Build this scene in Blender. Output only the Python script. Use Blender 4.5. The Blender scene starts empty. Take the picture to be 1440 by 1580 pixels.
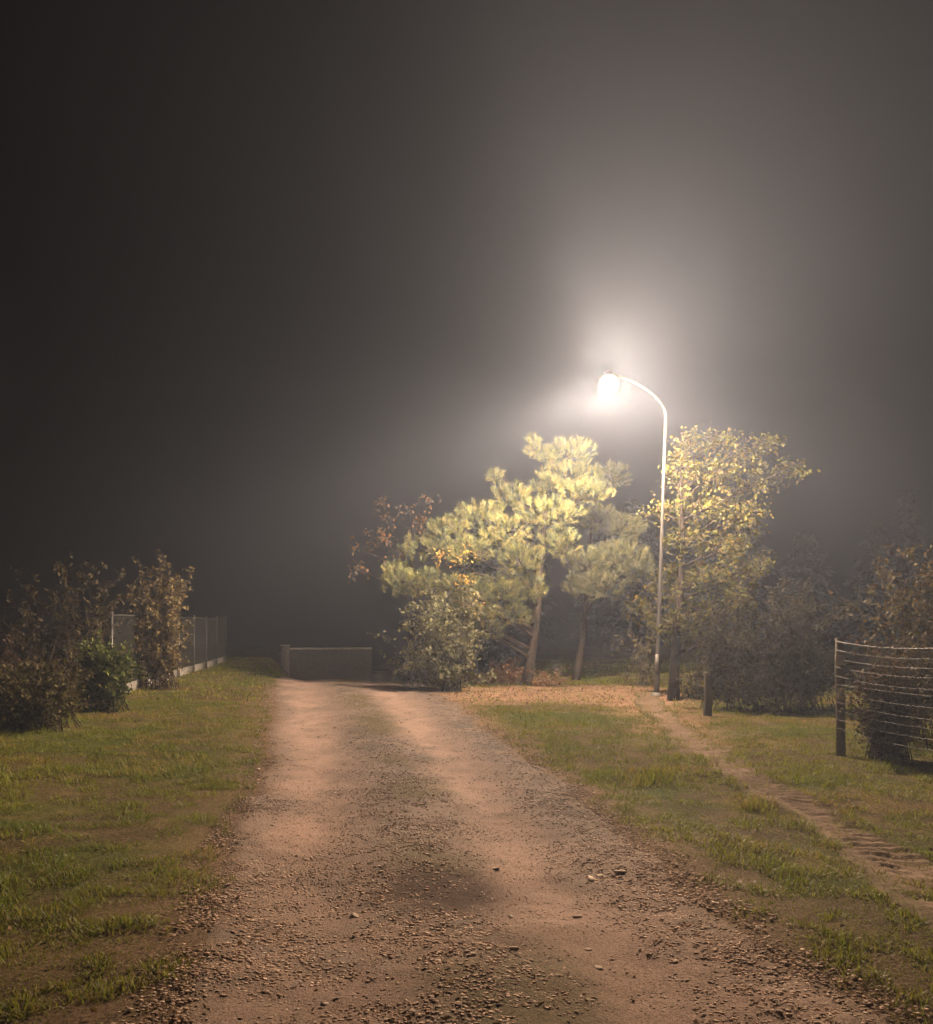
import bpy, math
import numpy as np
from mathutils import Vector

R = np.random.default_rng(11)
sc = bpy.context.scene
C = sc.collection

# ------------------------------------------------------------------ camera
CAMZ, F, HY, CX = 1.6, 1444.0, 960.0, 720.0        # focal length and horizon in photo pixels
cam_d = bpy.data.cameras.new('camera')
cam = bpy.data.objects.new('camera', cam_d); C.objects.link(cam)
cam.location = (0, 0, CAMZ); cam.rotation_euler = (math.radians(90), 0, 0)
cam_d.sensor_fit = 'HORIZONTAL'; cam_d.sensor_width = 36.0
cam_d.lens = 36.0 * F / 1440.0
cam_d.shift_y = (HY - 790.0) / 1440.0
cam_d.clip_end = 500; cam_d.clip_start = 0.05
sc.camera = cam

# ------------------------------------------------------------------ night sky
w = bpy.data.worlds.new('World'); sc.world = w; w.use_nodes = True
wn = w.node_tree.nodes; wl = w.node_tree.links
sky = wn.new('ShaderNodeTexSky'); sky.sky_type = 'NISHITA'; sky.sun_disc = False
sky.sun_elevation = math.radians(2); sky.sun_rotation = math.radians(140)
bg = wn['Background']; bg.inputs['Strength'].default_value = 0.00008
wl.new(sky.outputs[0], bg.inputs[0])

# ------------------------------------------------------------------ exposure, sampling
vs = sc.view_settings
vs.view_transform = 'Standard'; vs.look = 'None'; vs.exposure = 0.0; vs.gamma = 1.0
vs.use_curve_mapping = False
cy = sc.cycles
cy.use_denoising = True
cy.max_bounces = 5; cy.diffuse_bounces = 2; cy.glossy_bounces = 1
cy.transmission_bounces = 3; cy.transparent_max_bounces = 4; cy.volume_bounces = 0
cy.caustics_reflective = False; cy.caustics_refractive = False
cy.sample_clamp_indirect = 4.0

LAMP = Vector((2.77, 18.2, 6.22))        # centre of the lit bowl
LAMP_POWER = 172000.0 / 0.5
LAMP_COLOR = (1.0, 0.73, 0.51)
HAZE_DENSITY = 0.0035
HAZE_COLOR = (0.66, 0.77, 1.0)
HAZE_ANISO = 0.5

# ------------------------------------------------------------------ helpers
def P(px, py, Y):
    """photo pixel at depth Y -> world point (used to read sizes off the photo)"""
    return np.array([(px - CX) / F * Y, Y, CAMZ - (py - HY) / F * Y])

def _h(ix, iy, s):
    n = (ix.astype(np.int64) * 374761393 + iy.astype(np.int64) * 668265263 + s * 982451653) & 0xffffffff
    n = ((n ^ (n >> 13)) * 1274126177) & 0xffffffff
    return ((n ^ (n >> 16)) & 0xffff) / 65535.0

def vnoise(x, y, s=0):
    x = np.asarray(x, float); y = np.asarray(y, float)
    ix = np.floor(x); iy = np.floor(y); fx = x - ix; fy = y - iy
    fx = fx * fx * (3 - 2 * fx); fy = fy * fy * (3 - 2 * fy)
    ix = ix.astype(np.int64); iy = iy.astype(np.int64)
    a = _h(ix, iy, s); b = _h(ix + 1, iy, s); c = _h(ix, iy + 1, s); d = _h(ix + 1, iy + 1, s)
    return (a * (1 - fx) + b * fx) * (1 - fy) + (c * (1 - fx) + d * fx) * fy

def fbm(x, y, s=0, o=4):
    t = 0; a = 0.5; tot = 0
    for k in range(o):
        t = t + a * vnoise(x * 2 ** k + 17.3 * k, y * 2 ** k - 9.1 * k, s + k); tot += a; a *= 0.5
    return t / tot

def ss(a, b, x):
    t = np.clip((np.asarray(x, float) - a) / (b - a), 0, 1)
    return t * t * (3 - 2 * t)

def mix(a, b, t):
    t = np.asarray(t)[..., None]
    return np.asarray(a) * (1 - t) + np.asarray(b) * t

def mesh_np(name, V, Fs, cols=None, smooth=False):
    """V (n,3); Fs = list of (m,k) index arrays; cols (n,3)"""
    me = bpy.data.meshes.new(name)
    V = np.ascontiguousarray(V, dtype=np.float32)
    me.vertices.add(len(V)); me.vertices.foreach_set('co', V.ravel())
    Fs = [np.asarray(f, dtype=np.int32) for f in Fs if len(f)]
    idx = np.concatenate([f.ravel() for f in Fs])
    tot = np.concatenate([np.full(len(f), f.shape[1], np.int32) for f in Fs])
    st = np.concatenate([[0], np.cumsum(tot)[:-1]]).astype(np.int32)
    me.loops.add(len(idx)); me.loops.foreach_set('vertex_index', idx)
    me.polygons.add(len(tot)); me.polygons.foreach_set('loop_start', st)
    try: me.polygons.foreach_set('loop_total', tot)
    except Exception: pass
    if smooth: me.polygons.foreach_set('use_smooth', np.ones(len(tot), bool))
    me.update(calc_edges=True); me.validate()
    if cols is not None:
        at = me.color_attributes.new('Col', 'FLOAT_COLOR', 'POINT')
        cc = np.ones((len(V), 4), np.float32); cc[:, :3] = cols
        at.data.foreach_set('color', cc.ravel())
    return me

def obj(name, me, mat=None, parent=None, **props):
    o = bpy.data.objects.new(name, me); C.objects.link(o)
    if mat is not None and me is not None and not me.materials: me.materials.append(mat)
    if parent is not None: o.parent = parent
    for k, v in props.items(): o[k] = v
    return o

def thing(name, label, cat, loc=(0, 0, 0), group=None):
    o = bpy.data.objects.new(name, None); C.objects.link(o)
    o.location = loc; o['label'] = label; o['category'] = cat
    o.empty_display_size = 0.2
    if group: o['group'] = group
    return o

class MB:
    """collects tubes, boxes and loose faces, then links them as one mesh"""
    def __init__(s): s.V = []; s.F = {}; s.C = []; s.n = 0
    def add(s, V, Fc, col=(1, 1, 1)):
        V = np.asarray(V, float); Fc = np.asarray(Fc)
        s.F.setdefault(Fc.shape[1], []).append(Fc + s.n)
        s.V.append(V); c = np.asarray(col, float)
        s.C.append(np.broadcast_to(c, (len(V), 3)) if c.ndim == 1 else c); s.n += len(V)
    def tube(s, pts, rad, n=6, col=(1, 1, 1), cap=True):
        pts = np.asarray(pts, float); m = len(pts)
        rad = np.broadcast_to(np.asarray(rad, float), (m,))
        tan = np.gradient(pts, axis=0); tan /= np.linalg.norm(tan, axis=1)[:, None] + 1e-9
        up = np.array([0.0, 0, 1.0]) if abs(tan[0][2]) < 0.9 else np.array([1.0, 0, 0])
        a = np.linspace(0, 2 * np.pi, n, endpoint=False)
        V = []
        for i in range(m):
            u = np.cross(tan[i], up); u /= np.linalg.norm(u) + 1e-9
            v = np.cross(u, tan[i]); up = v
            V.append(pts[i] + rad[i] * (np.cos(a)[:, None] * u + np.sin(a)[:, None] * v))
        V = np.concatenate(V)
        q = [[i * n + j, i * n + (j + 1) % n, (i + 1) * n + (j + 1) % n, (i + 1) * n + j] for i in range(m - 1) for j in range(n)]
        if cap:
            V = np.concatenate([V, pts[[0, -1]]]); b = m * n
            t = [[b, (j + 1) % n, j] for j in range(n)] + [[b + 1, (m - 1) * n + j, (m - 1) * n + (j + 1) % n] for j in range(n)]
            s.F.setdefault(3, []).append(np.array(t) + s.n)
        s.add(V, np.array(q), col)
    def lathe(s, prof, c=(0, 0, 0), n=24, col=(1, 1, 1)):
        prof = np.asarray(prof, float); m = len(prof)
        a = np.linspace(0, 2 * np.pi, n, endpoint=False)
        V = np.concatenate([np.stack([r * np.cos(a), r * np.sin(a), np.full(n, z)], 1) for r, z in prof]) + np.asarray(c)
        q = [[i * n + j, i * n + (j + 1) % n, (i + 1) * n + (j + 1) % n, (i + 1) * n + j] for i in range(m - 1) for j in range(n)]
        s.add(V, np.array(q), col)
    def box(s, lo, hi, col=(1, 1, 1), M=None, jit=0.0):
        x0, y0, z0 = lo; x1, y1, z1 = hi
        V = np.array([[x0, y0, z0], [x1, y0, z0], [x1, y1, z0], [x0, y1, z0], [x0, y0, z1], [x1, y0, z1], [x1, y1, z1], [x0, y1, z1]], float)
        if jit: V += R.normal(0, jit, V.shape)
        if M is not None: V = V @ np.asarray(M).T
        s.add(V, np.array([[0, 3, 2, 1], [4, 5, 6, 7], [0, 1, 5, 4], [1, 2, 6, 5], [2, 3, 7, 6], [3, 0, 4, 7]]), col)
    def mesh(s, name, smooth=False):
        return mesh_np(name, np.concatenate(s.V), [np.concatenate(f) for f in s.F.values()], np.concatenate(s.C), smooth)

# ------------------------------------------------------------------ materials
def mat_attr(name, rough=0.9, trans=0.0, nscale=0.0, namp=0.0, bump=0.0, bscale=40.0, spec=0.2, detail=6):
    """base colour from the mesh colour attribute, broken up by procedural noise"""
    m = bpy.data.materials.new(name); m.use_nodes = True
    nt = m.node_tree; N = nt.nodes; L = nt.links
    bs = N['Principled BSDF']; out = N['Material Output']
    bs.inputs['Roughness'].default_value = rough
    bs.inputs['Specular IOR Level'].default_value = spec
    at = N.new('ShaderNodeAttribute'); at.attribute_name = 'Col'
    col = at.outputs['Color']
    tc = N.new('ShaderNodeTexCoord')
    if namp > 0:
        nz = N.new('ShaderNodeTexNoise'); nz.inputs['Scale'].default_value = nscale; nz.inputs['Detail'].default_value = detail
        nz.inputs['Roughness'].default_value = 0.65
        L.new(tc.outputs['Object'], nz.inputs['Vector'])
        mr = N.new('ShaderNodeMapRange')
        mr.inputs['From Min'].default_value = 0.28; mr.inputs['From Max'].default_value = 0.72
        mr.inputs['To Min'].default_value = 1 - namp; mr.inputs['To Max'].default_value = 1 + namp
        L.new(nz.outputs['Fac'], mr.inputs['Value'])
        mx = N.new('ShaderNodeVectorMath'); mx.operation = 'SCALE'
        L.new(col, mx.inputs[0]); L.new(mr.outputs[0], mx.inputs['Scale'])
        col = mx.outputs[0]
    L.new(col, bs.inputs['Base Color'])
    if bump > 0:
        nb = N.new('ShaderNodeTexNoise'); nb.inputs['Scale'].default_value = bscale; nb.inputs['Detail'].default_value = 8
        nb.inputs['Roughness'].default_value = 0.7
        L.new(tc.outputs['Object'], nb.inputs['Vector'])
        bp = N.new('ShaderNodeBump'); bp.inputs['Strength'].default_value = 1.0; bp.inputs['Distance'].default_value = bump
        L.new(nb.outputs['Fac'], bp.inputs['Height']); L.new(bp.outputs[0], bs.inputs['Normal'])
    if trans > 0:
        tr = N.new('ShaderNodeBsdfTranslucent'); L.new(col, tr.inputs['Color'])
        ms = N.new('ShaderNodeMixShader'); ms.inputs[0].default_value = trans
        L.new(bs.outputs[0], ms.inputs[1]); L.new(tr.outputs[0], ms.inputs[2]); L.new(ms.outputs[0], out.inputs['Surface'])
    return m

M_ground = mat_attr('soil', spec=0.04, nscale=32, namp=0.55, bump=0.025, bscale=45)
M_road = mat_attr('gravel_surface', spec=0.04, nscale=75, namp=0.6, bump=0.012, bscale=60, rough=0.85)
M_track = mat_attr('bare_earth', spec=0.04, nscale=16, namp=0.4, bump=0.02, bscale=35)
M_grass = mat_attr('grass_blades', rough=0.6, trans=0.42, spec=0.3)
M_leaf = mat_attr('leaves', rough=0.65, trans=0.3, spec=0.12)
M_needle = mat_attr('pine_needles', rough=0.6, trans=0.15, spec=0.3)
M_bark = mat_attr('bark', nscale=14, namp=0.5, bump=0.02, bscale=25)
M_stone = mat_attr('stone', spec=0.04, nscale=30, namp=0.3, bump=0.004, bscale=60, rough=0.8)
M_wood = mat_attr('weathered_wood', nscale=20, namp=0.4, bump=0.006, bscale=40)
M_metal = mat_attr('painted_metal', nscale=6, namp=0.12, bump=0.001, bscale=80, rough=0.45, spec=0.5)
M_wire = mat_attr('galvanised_wire', rough=0.6, spec=0.25)
M_concrete = mat_attr('concrete', nscale=7, namp=0.3, bump=0.006, bscale=30)

# ------------------------------------------------------------------ terrain shape
_yl = [0, 3.7, 4.3, 6.8, 8.6, 12.2, 17, 21, 25.7, 32, 45, 70]
_xl = [-1.2, -1.3, -1.38, -1.78, -1.98, -2.62, -3.6, -4.4, -5.3, -5.8, -6.8, -9]
_yr = [0, 3.7, 4.44, 6.4, 9.6, 13.6, 18, 21, 25.7, 32, 45, 70]
_xr = [2.3, 1.75, 1.56, 1.26, 0.95, 0.4, -0.1, -0.5, -1.4, -2.2, -3.4, -5]
def roadL(y): return np.interp(y, _yl, _xl)
def roadR(y): return np.interp(y, _yr, _xr)
TRACKX, TRACKW = 2.9, 0.34
def trackx(y): return np.interp(y, [0, 5.7, 8, 10, 12.8, 18.5, 24], [2.72, 2.84, 2.92, 2.86, 3.02, 3.6, 4.6])

def H(x, y):
    x = np.asarray(x, float); y = np.asarray(y, float)
    z = 0.05 * (fbm(x * 0.35, y * 0.35, 3, 3) - 0.5)
    z = z + 0.05 * (fbm(x * 1.6, y * 1.6, 8, 3) - 0.5)
    t = (x - roadL(y)) / (roadR(y) - roadL(y))
    rut = np.exp(-((t - 0.22) / 0.12) ** 2) + np.exp(-((t - 0.70) / 0.11) ** 2)
    z = z - 0.035 * rut * ss(40, 20, y) + 0.03 * np.exp(-((t - 0.46) / 0.13) ** 2)
    # hollow with damp earth in the middle of the road
    z = z - 0.035 * np.exp(-(((x + 0.16) / 0.38) ** 2 + ((y - 5.6) / 0.55) ** 2))
    # the road drops away over a low crest
    z = z - 1.5 * ss(25.2, 36, y) * ss(-0.215, -0.17, x / np.maximum(y, 1)) * ss(3.5, 0.5, x)
    # left bank rises a little towards the fence
    z = z + 0.10 * ss(-3.0, -6.5, x + 0.05 * (y - 12))
    # tyre track on the right verge sits a little lower
    z = z - 0.04 * np.exp(-((x - trackx(y)) / 0.3) ** 2) * ss(22, 16, y)
    return z

def axis(segs):
    a = []
    for lo, hi, st in segs: a.append(np.arange(lo, hi, st))
    return np.concatenate(a + [[segs[-1][1]]])

def grid_mesh(name, xs, ys, zf, cf):
    X, Y = np.meshgrid(xs, ys); x = X.ravel(); y = Y.ravel()
    V = np.stack([x, y, zf(x, y)], 1)
    nx = len(xs); ny = len(ys)
    i = (np.arange(ny - 1)[:, None] * nx + np.arange(nx - 1)).ravel()
    return mesh_np(name, V, [np.stack([i, i + 1, i + nx + 1, i + nx], 1)], cf(x, y), True)

SOIL = np.array([0.115, 0.082, 0.045]); MOSS = np.array([0.080, 0.095, 0.022]); STRAW = np.array([0.20, 0.145, 0.065])
SAND = np.array([0.36, 0.235, 0.165]); LITTER = np.array([0.36, 0.235, 0.15])

def litter_mask(x, y):       # dry leaves and bare sand round the foot of the lamp
    d = ((x - 2.2) / 3.4) ** 2 + ((y - 20.6) / 3.4) ** 2
    band = np.exp(-((x - trackx(y)) / 0.75) ** 2) * ss(10.5, 14, y) * ss(24, 20, y)
    return np.clip(ss(1.15, 0.5, d + 0.9 * (fbm(x * 0.9, y * 0.9, 31, 4) - 0.5)) * ss(16.2, 20.0, y + 4.0 * (fbm(x * .8, y * .8, 77, 4) - .5)) + 0.9 * band, 0, 1)

def ground_col(x, y):
    n = fbm(x * 0.8, y * 0.8, 21, 4); n2 = fbm(x * 3, y * 3, 25, 3)
    c = mix(SOIL, MOSS, ss(0.40, 0.62, n)); c = mix(c, STRAW, ss(0.5, 0.75, n2) * 0.7)
    dl = np.maximum(roadL(y) - x, x - roadR(y)); dust = ss(0.75, 0.0, dl + 0.7 * (n2 - 0.5)) * ss(26, 20, y)
    dust = np.maximum(dust, 0.75 * ss(8.0, 3.5, y) * ss(-3.4, -1.6, x + 1.2 * (n - 0.5)) * (x < 0))
    c = mix(c, np.array([0.215, 0.145, 0.085]) * (0.7 + 0.6 * n)[:, None], dust)
    return mix(c, LITTER * (0.75 + 0.5 * n2)[:, None], litter_mask(x, y))

xs = axis([(-62, -14, 2.0), (-14, -8, 0.25), (-8, 7, 0.07), (7, 14, 0.25), (14, 62, 2.0)])
ys = axis([(-12, 2, 1.0), (2, 10, 0.07), (10, 20, 0.12), (20, 40, 0.25), (40, 62, 1.5)])
ground = obj('ground', grid_mesh('ground', xs, ys, lambda x, y: H(x, y), ground_col), M_ground, kind='structure')

# ------------------------------------------------------------------ gravel road
def edge_wob(y, s): return 0.16 * (fbm(y * 1.1, y * 0 + s, 40 + s, 4) - 0.5) * 2
ts = np.linspace(0, 1, 70)
ry = axis([(1.5, 8, 0.035), (8, 16, 0.07), (16, 60, 0.2)])
T, Yg = np.meshgrid(ts, ry); t = T.ravel(); y = Yg.ravel()
x = (roadL(y) + edge_wob(y, 1)) * (1 - t) + (roadR(y) + edge_wob(y, 2)) * t
emb = ss(0.0, 0.035, t) * ss(1.0, 0.965, t)
rough_t = 1 - np.exp(-((t - 0.2) / 0.13) ** 2) - np.exp(-((t - 0.68) / 0.12) ** 2)
rz = H(x, y) - 0.012 + 0.022 * emb + 0.020 * (fbm(x * 7, y * 7, 51, 4) - 0.5) * emb + 0.018 * (fbm(x * 22, y * 22, 57, 3) - 0.5) * emb * np.clip(rough_t, 0.15, 1)
def road_mask(x, y):
    t = (x - roadL(y)) / (roadR(y) - roadL(y)); n = fbm(x * 2.2, y * 1.1, 61, 4) - 0.5
    tr = np.exp(-((t - 0.20 + 0.10 * n) / 0.15) ** 2) * ss(4.2, 8.0, y + 3 * n) + np.exp(-((t - 0.69 + 0.10 * n) / 0.13) ** 2)
    return np.clip(tr * (0.85 + 0.9 * (fbm(x * 6, y * 3, 63, 4) - 0.5)) + 0.9 * n, 0, 1)
trk = road_mask(x, y); n3 = fbm(x * 5, y * 5, 66, 4); n4 = fbm(x * 1.3, y * 1.3, 69, 3)
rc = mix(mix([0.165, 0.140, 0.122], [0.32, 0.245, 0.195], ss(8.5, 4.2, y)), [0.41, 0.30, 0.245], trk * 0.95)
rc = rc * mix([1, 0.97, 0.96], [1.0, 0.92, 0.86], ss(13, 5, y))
rc = mix(rc, [0.27, 0.21, 0.165], ss(0.5, 0.72, n3) * (1 - trk))
tt = (x - roadL(y)) / (roadR(y) - roadL(y))
moss = np.exp(-((tt - 0.50) / 0.10) ** 2) * ss(0.42, 0.6, n4) + np.exp(-(((x - 0.32) / 0.3) ** 2 + ((y - 4.15) / 0.6) ** 2))
rc = mix(rc, [0.115, 0.095, 0.040], np.clip(moss, 0, 1) * 0.75)
damp = 1.15 * np.exp(-((((x + 0.14 + 0.2 * (n4 - .5)) / 0.38) ** 2 + ((y - 5.62) / 0.50) ** 2) ** 1.6)) * (0.75 + 0.5 * n3)
damp = damp + 0.55 * np.exp(-((((x - 0.18) / 0.30) ** 2 + ((y - 4.75) / 0.18) ** 2)))
rc = mix(rc, [0.075, 0.044, 0.028], np.clip(damp, 0, 1))
edgef = np.clip(ss(0.09, 0.0, t + 0.10 * (n3 - 0.5)) + ss(0.92, 1.0, t + 0.10 * (n3 - 0.5)), 0, 1)
rc = mix(rc, [0.20, 0.138, 0.084], edgef * 0.8)
nx = len(ts); i = (np.arange(len(ry) - 1)[:, None] * nx + np.arange(nx - 1)).ravel()
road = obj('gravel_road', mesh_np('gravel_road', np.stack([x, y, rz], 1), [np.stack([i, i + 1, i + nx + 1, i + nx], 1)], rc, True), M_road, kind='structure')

# ------------------------------------------------------------------ tyre track on the right verge
tyy = axis([(2.5, 11, 0.02), (11, 21, 0.08)]); tu = np.linspace(-1, 1, 26)
U, Yt = np.meshgrid(tu, tyy); u = U.ravel(); y = Yt.ravel()
wid = TRACKW * (0.75 + 0.9 * (fbm(y * 0.8, y * 0 + 3, 71, 3) - 0.5)) * (1 + 0.5 * ss(6.5, 5, y))
x = trackx(y) + u * wid + 0.10 * (fbm(y * 1.4, y * 0, 73, 3) - 0.5)
edge = ss(1, 0.8, np.abs(u))
lug = ss(-0.1, 0.35, np.sin((y + 0.10 * u + 0.07 * fbm(x * 4, y * 4, 5, 3)) * 2 * np.pi / 0.14)) * ss(-0.55, -0.35, u) * ss(0.95, 0.75, u) * ss(10.8, 9.5, y) * ss(5.2, 6.0, y) * (0.25 + 0.75 * ss(0.3, 0.5, fbm(x * 2, y * 1.2, 78, 3)))
tz = H(x, y) - 0.012 + 0.042 * edge + 0.045 * (fbm(x * 5, y * 5, 74, 4) - 0.5) * edge + 0.015 * lug
tcl = mix([0.17, 0.122, 0.080], [0.30, 0.215, 0.15], fbm(x * 2.5, y * 2.5, 79, 4))
tcl = mix(tcl, [0.12, 0.10, 0.045], ss(0.40, 0.95, np.abs(u) + 0.5 * (fbm(x * 4, y * 4, 80, 3) - 0.5)) * 0.6)
nx = len(tu); i = (np.arange(len(tyy) - 1)[:, None] * nx + np.arange(nx - 1)).ravel()
track = obj('dirt_track', mesh_np('dirt_track', np.stack([x, y, tz], 1), [np.stack([i, i + 1, i + nx + 1, i + nx], 1)], tcl, True), M_track, kind='structure')

# ------------------------------------------------------------------ stones
def ico(sub=0):
    p = (1 + 5 ** 0.5) / 2
    V = np.array([[-1, p, 0], [1, p, 0], [-1, -p, 0], [1, -p, 0], [0, -1, p], [0, 1, p], [0, -1, -p], [0, 1, -p], [p, 0, -1], [p, 0, 1], [-p, 0, -1], [-p, 0, 1]], float)
    V /= np.linalg.norm(V[0])
    Fc = np.array([[0, 11, 5], [0, 5, 1], [0, 1, 7], [0, 7, 10], [0, 10, 11], [1, 5, 9], [5, 11, 4], [11, 10, 2], [10, 7, 6], [7, 1, 8], [3, 9, 4], [3, 4, 2], [3, 2, 6], [3, 6, 8], [3, 8, 9], [4, 9, 5], [2, 4, 11], [6, 2, 10], [8, 6, 7], [9, 8, 1]])
    return V, Fc
IV, IF = ico()
def stone_shape():
    v = IV * (1 + R.normal(0, 0.16, (12, 1))) * np.array([1, R.uniform(0.6, 0.95), R.uniform(0.20, 0.38)])
    return v
SH = np.stack([stone_shape() for _ in range(24)])
STONECOL = np.array([[0.50, 0.38, 0.29], [0.58, 0.45, 0.35], [0.40, 0.30, 0.23], [0.66, 0.53, 0.42], [0.48, 0.33, 0.24], [0.32, 0.24, 0.19]])
def road_z(x, y):
    return H(x, y) + 0.010 + 0.020 * (fbm(x * 7, y * 7, 51, 4) - 0.5)
def gravel(n, ylo, yhi, slo, shi, pw):
    y = ylo + (yhi - ylo) * R.random(n) ** pw
    t = R.random(n) * 1.14 - 0.05
    x = roadL(y) * (1 - t) + roadR(y) * t
    keep = R.random(n) < np.clip(1.05 - 0.98 * road_mask(x, y) - 0.8 * np.exp(-((((x + 0.14) / 0.36) ** 2 + ((y - 5.62) / 0.52) ** 2))), 0.22, 1) * ss(0.2, 0.55, fbm(x * 3, y * 3, 91, 3)) * ss(1.10, 0.98, t) * ss(-0.05, 0.06, t + 0.06 * ss(4.5, 7, y))
    x, y = x[keep], y[keep]; n = len(x)
    s = (slo + (shi - slo) * R.random(n) ** 3) * (1 - 0.45 * road_mask(x, y))
    a = R.random(n) * 2 * np.pi; k = R.integers(0, 24, n)
    v = SH[k] * s[:, None, None]
    ca, sa = np.cos(a)[:, None], np.sin(a)[:, None]
    V = np.stack([v[..., 0] * ca - v[..., 1] * sa + x[:, None], v[..., 0] * sa + v[..., 1] * ca + y[:, None], v[..., 2] + (road_z(x, y) + 0.04 * s)[:, None]], -1)
    Fc = IF[None] + (np.arange(n) * 12)[:, None, None]
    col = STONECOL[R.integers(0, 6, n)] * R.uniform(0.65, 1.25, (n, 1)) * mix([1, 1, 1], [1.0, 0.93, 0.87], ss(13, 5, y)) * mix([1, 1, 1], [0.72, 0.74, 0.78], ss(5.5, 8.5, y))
    return V.reshape(-1, 3), Fc.reshape(-1, 3), np.repeat(col, 12, 0)
gv = [gravel(125000, 2.6, 9.0, 0.0034, 0.0160, 1.25), gravel(30000, 9, 24, 0.008, 0.021, 1.2)]
off = 0; VV = []; FF = []; CC = []
for v, f, c in gv: VV.append(v); FF.append(f + off); CC.append(c); off += len(v)
obj('gravel', mesh_np('gravel', np.concatenate(VV), [np.concatenate(FF)], np.concatenate(CC)), M_stone, road, kind='stuff')
# larger stones, each one an object
stone_me = []
for k in range(8):
    # subdivided, rounded shapes
    v = stone_shape(); me = mesh_np('stone', v, [IF], np.broadcast_to(STONECOL[[0, 1, 3, 3, 1, 0, 4, 1][k]] * 1.1, (12, 3)))
    me.materials.append(M_stone); stone_me.append(me)
placed = 0; spots = [(0.19, 6.15, 0.04), (0.62, 5.2, 0.035), (0.85, 5.9, 0.04), (0.78, 5.85, 0.045), (0.98, 5.95, 0.04), (-0.1, 5.1, 0.035), (-0.28, 4.95, 0.03), (0.23, 4.55, 0.03), (0.62, 4.4, 0.03), (-0.62, 5.2, 0.035)]
while len(spots) < 230:
    y = 3.3 + 7.5 * R.random() ** 1.5; t = R.random() * 1.08 - 0.03
    x = float(roadL(y) * (1 - t) + roadR(y) * t)
    if ((x + 0.14) / 0.36) ** 2 + ((y - 5.62) / 0.5) ** 2 < 1: continue
    if R.random() < float(road_mask(np.array([x]), np.array([y]))[0]) * 0.85: continue
    spots.append((x, y, 0.011 + 0.014 * R.random() ** 2.5))
for k, (x, y, s) in enumerate(spots):
    o = obj('stone', stone_me[k % 8], None, road)
    o.location = (x, y, float(road_z(x, y)) + 0.02 * s); o.scale = (s * R.uniform(0.95, 1.3), s, s * R.uniform(0.6, 0.9)); o.rotation_euler = (R.normal(0, 0.15), R.normal(0, 0.15), R.random() * 6.28)

# ------------------------------------------------------------------ grass
def grass_density(x, y):
    wl_, wr_ = edge_wob(y, 1), edge_wob(y, 2)
    n = fbm(x * 2.1, y * 2.1, 101, 4) - 0.5
    dl = roadL(y) + wl_ - x; dr = x - roadR(y) - wr_
    soft = 0.12 + 0.55 * ss(8, 3.5, y)
    L_ = ss(-0.05, soft, dl + 0.8 * n * soft * 2); R_ = ss(-0.05, 0.35, dr + 0.35 * n)
    g = np.maximum(L_, R_)
    tr = np.abs(x - trackx(y)) / TRACKW
    g = g * (1 - 0.88 * ss(1.0, 0.55, tr + 2.6 * np.abs(fbm(x * 1.7, y * 1.3, 131, 4) - 0.5) + 0.8 * n) * ss(22, 18, y))
    g = g * (1 - 0.72 * litter_mask(x, y))
    g = g * (1 - 0.4 * ss(0.56, 0.72, fbm(x * 1.1, y * 1.1, 103, 4)))
    return g
GREEN = np.array([0.140, 0.210, 0.020]); YGREEN = np.array([0.285, 0.310, 0.028]); DRY = np.array([0.38, 0.265, 0.070]); OLIVE = np.array([0.185, 0.180, 0.024])
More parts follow.
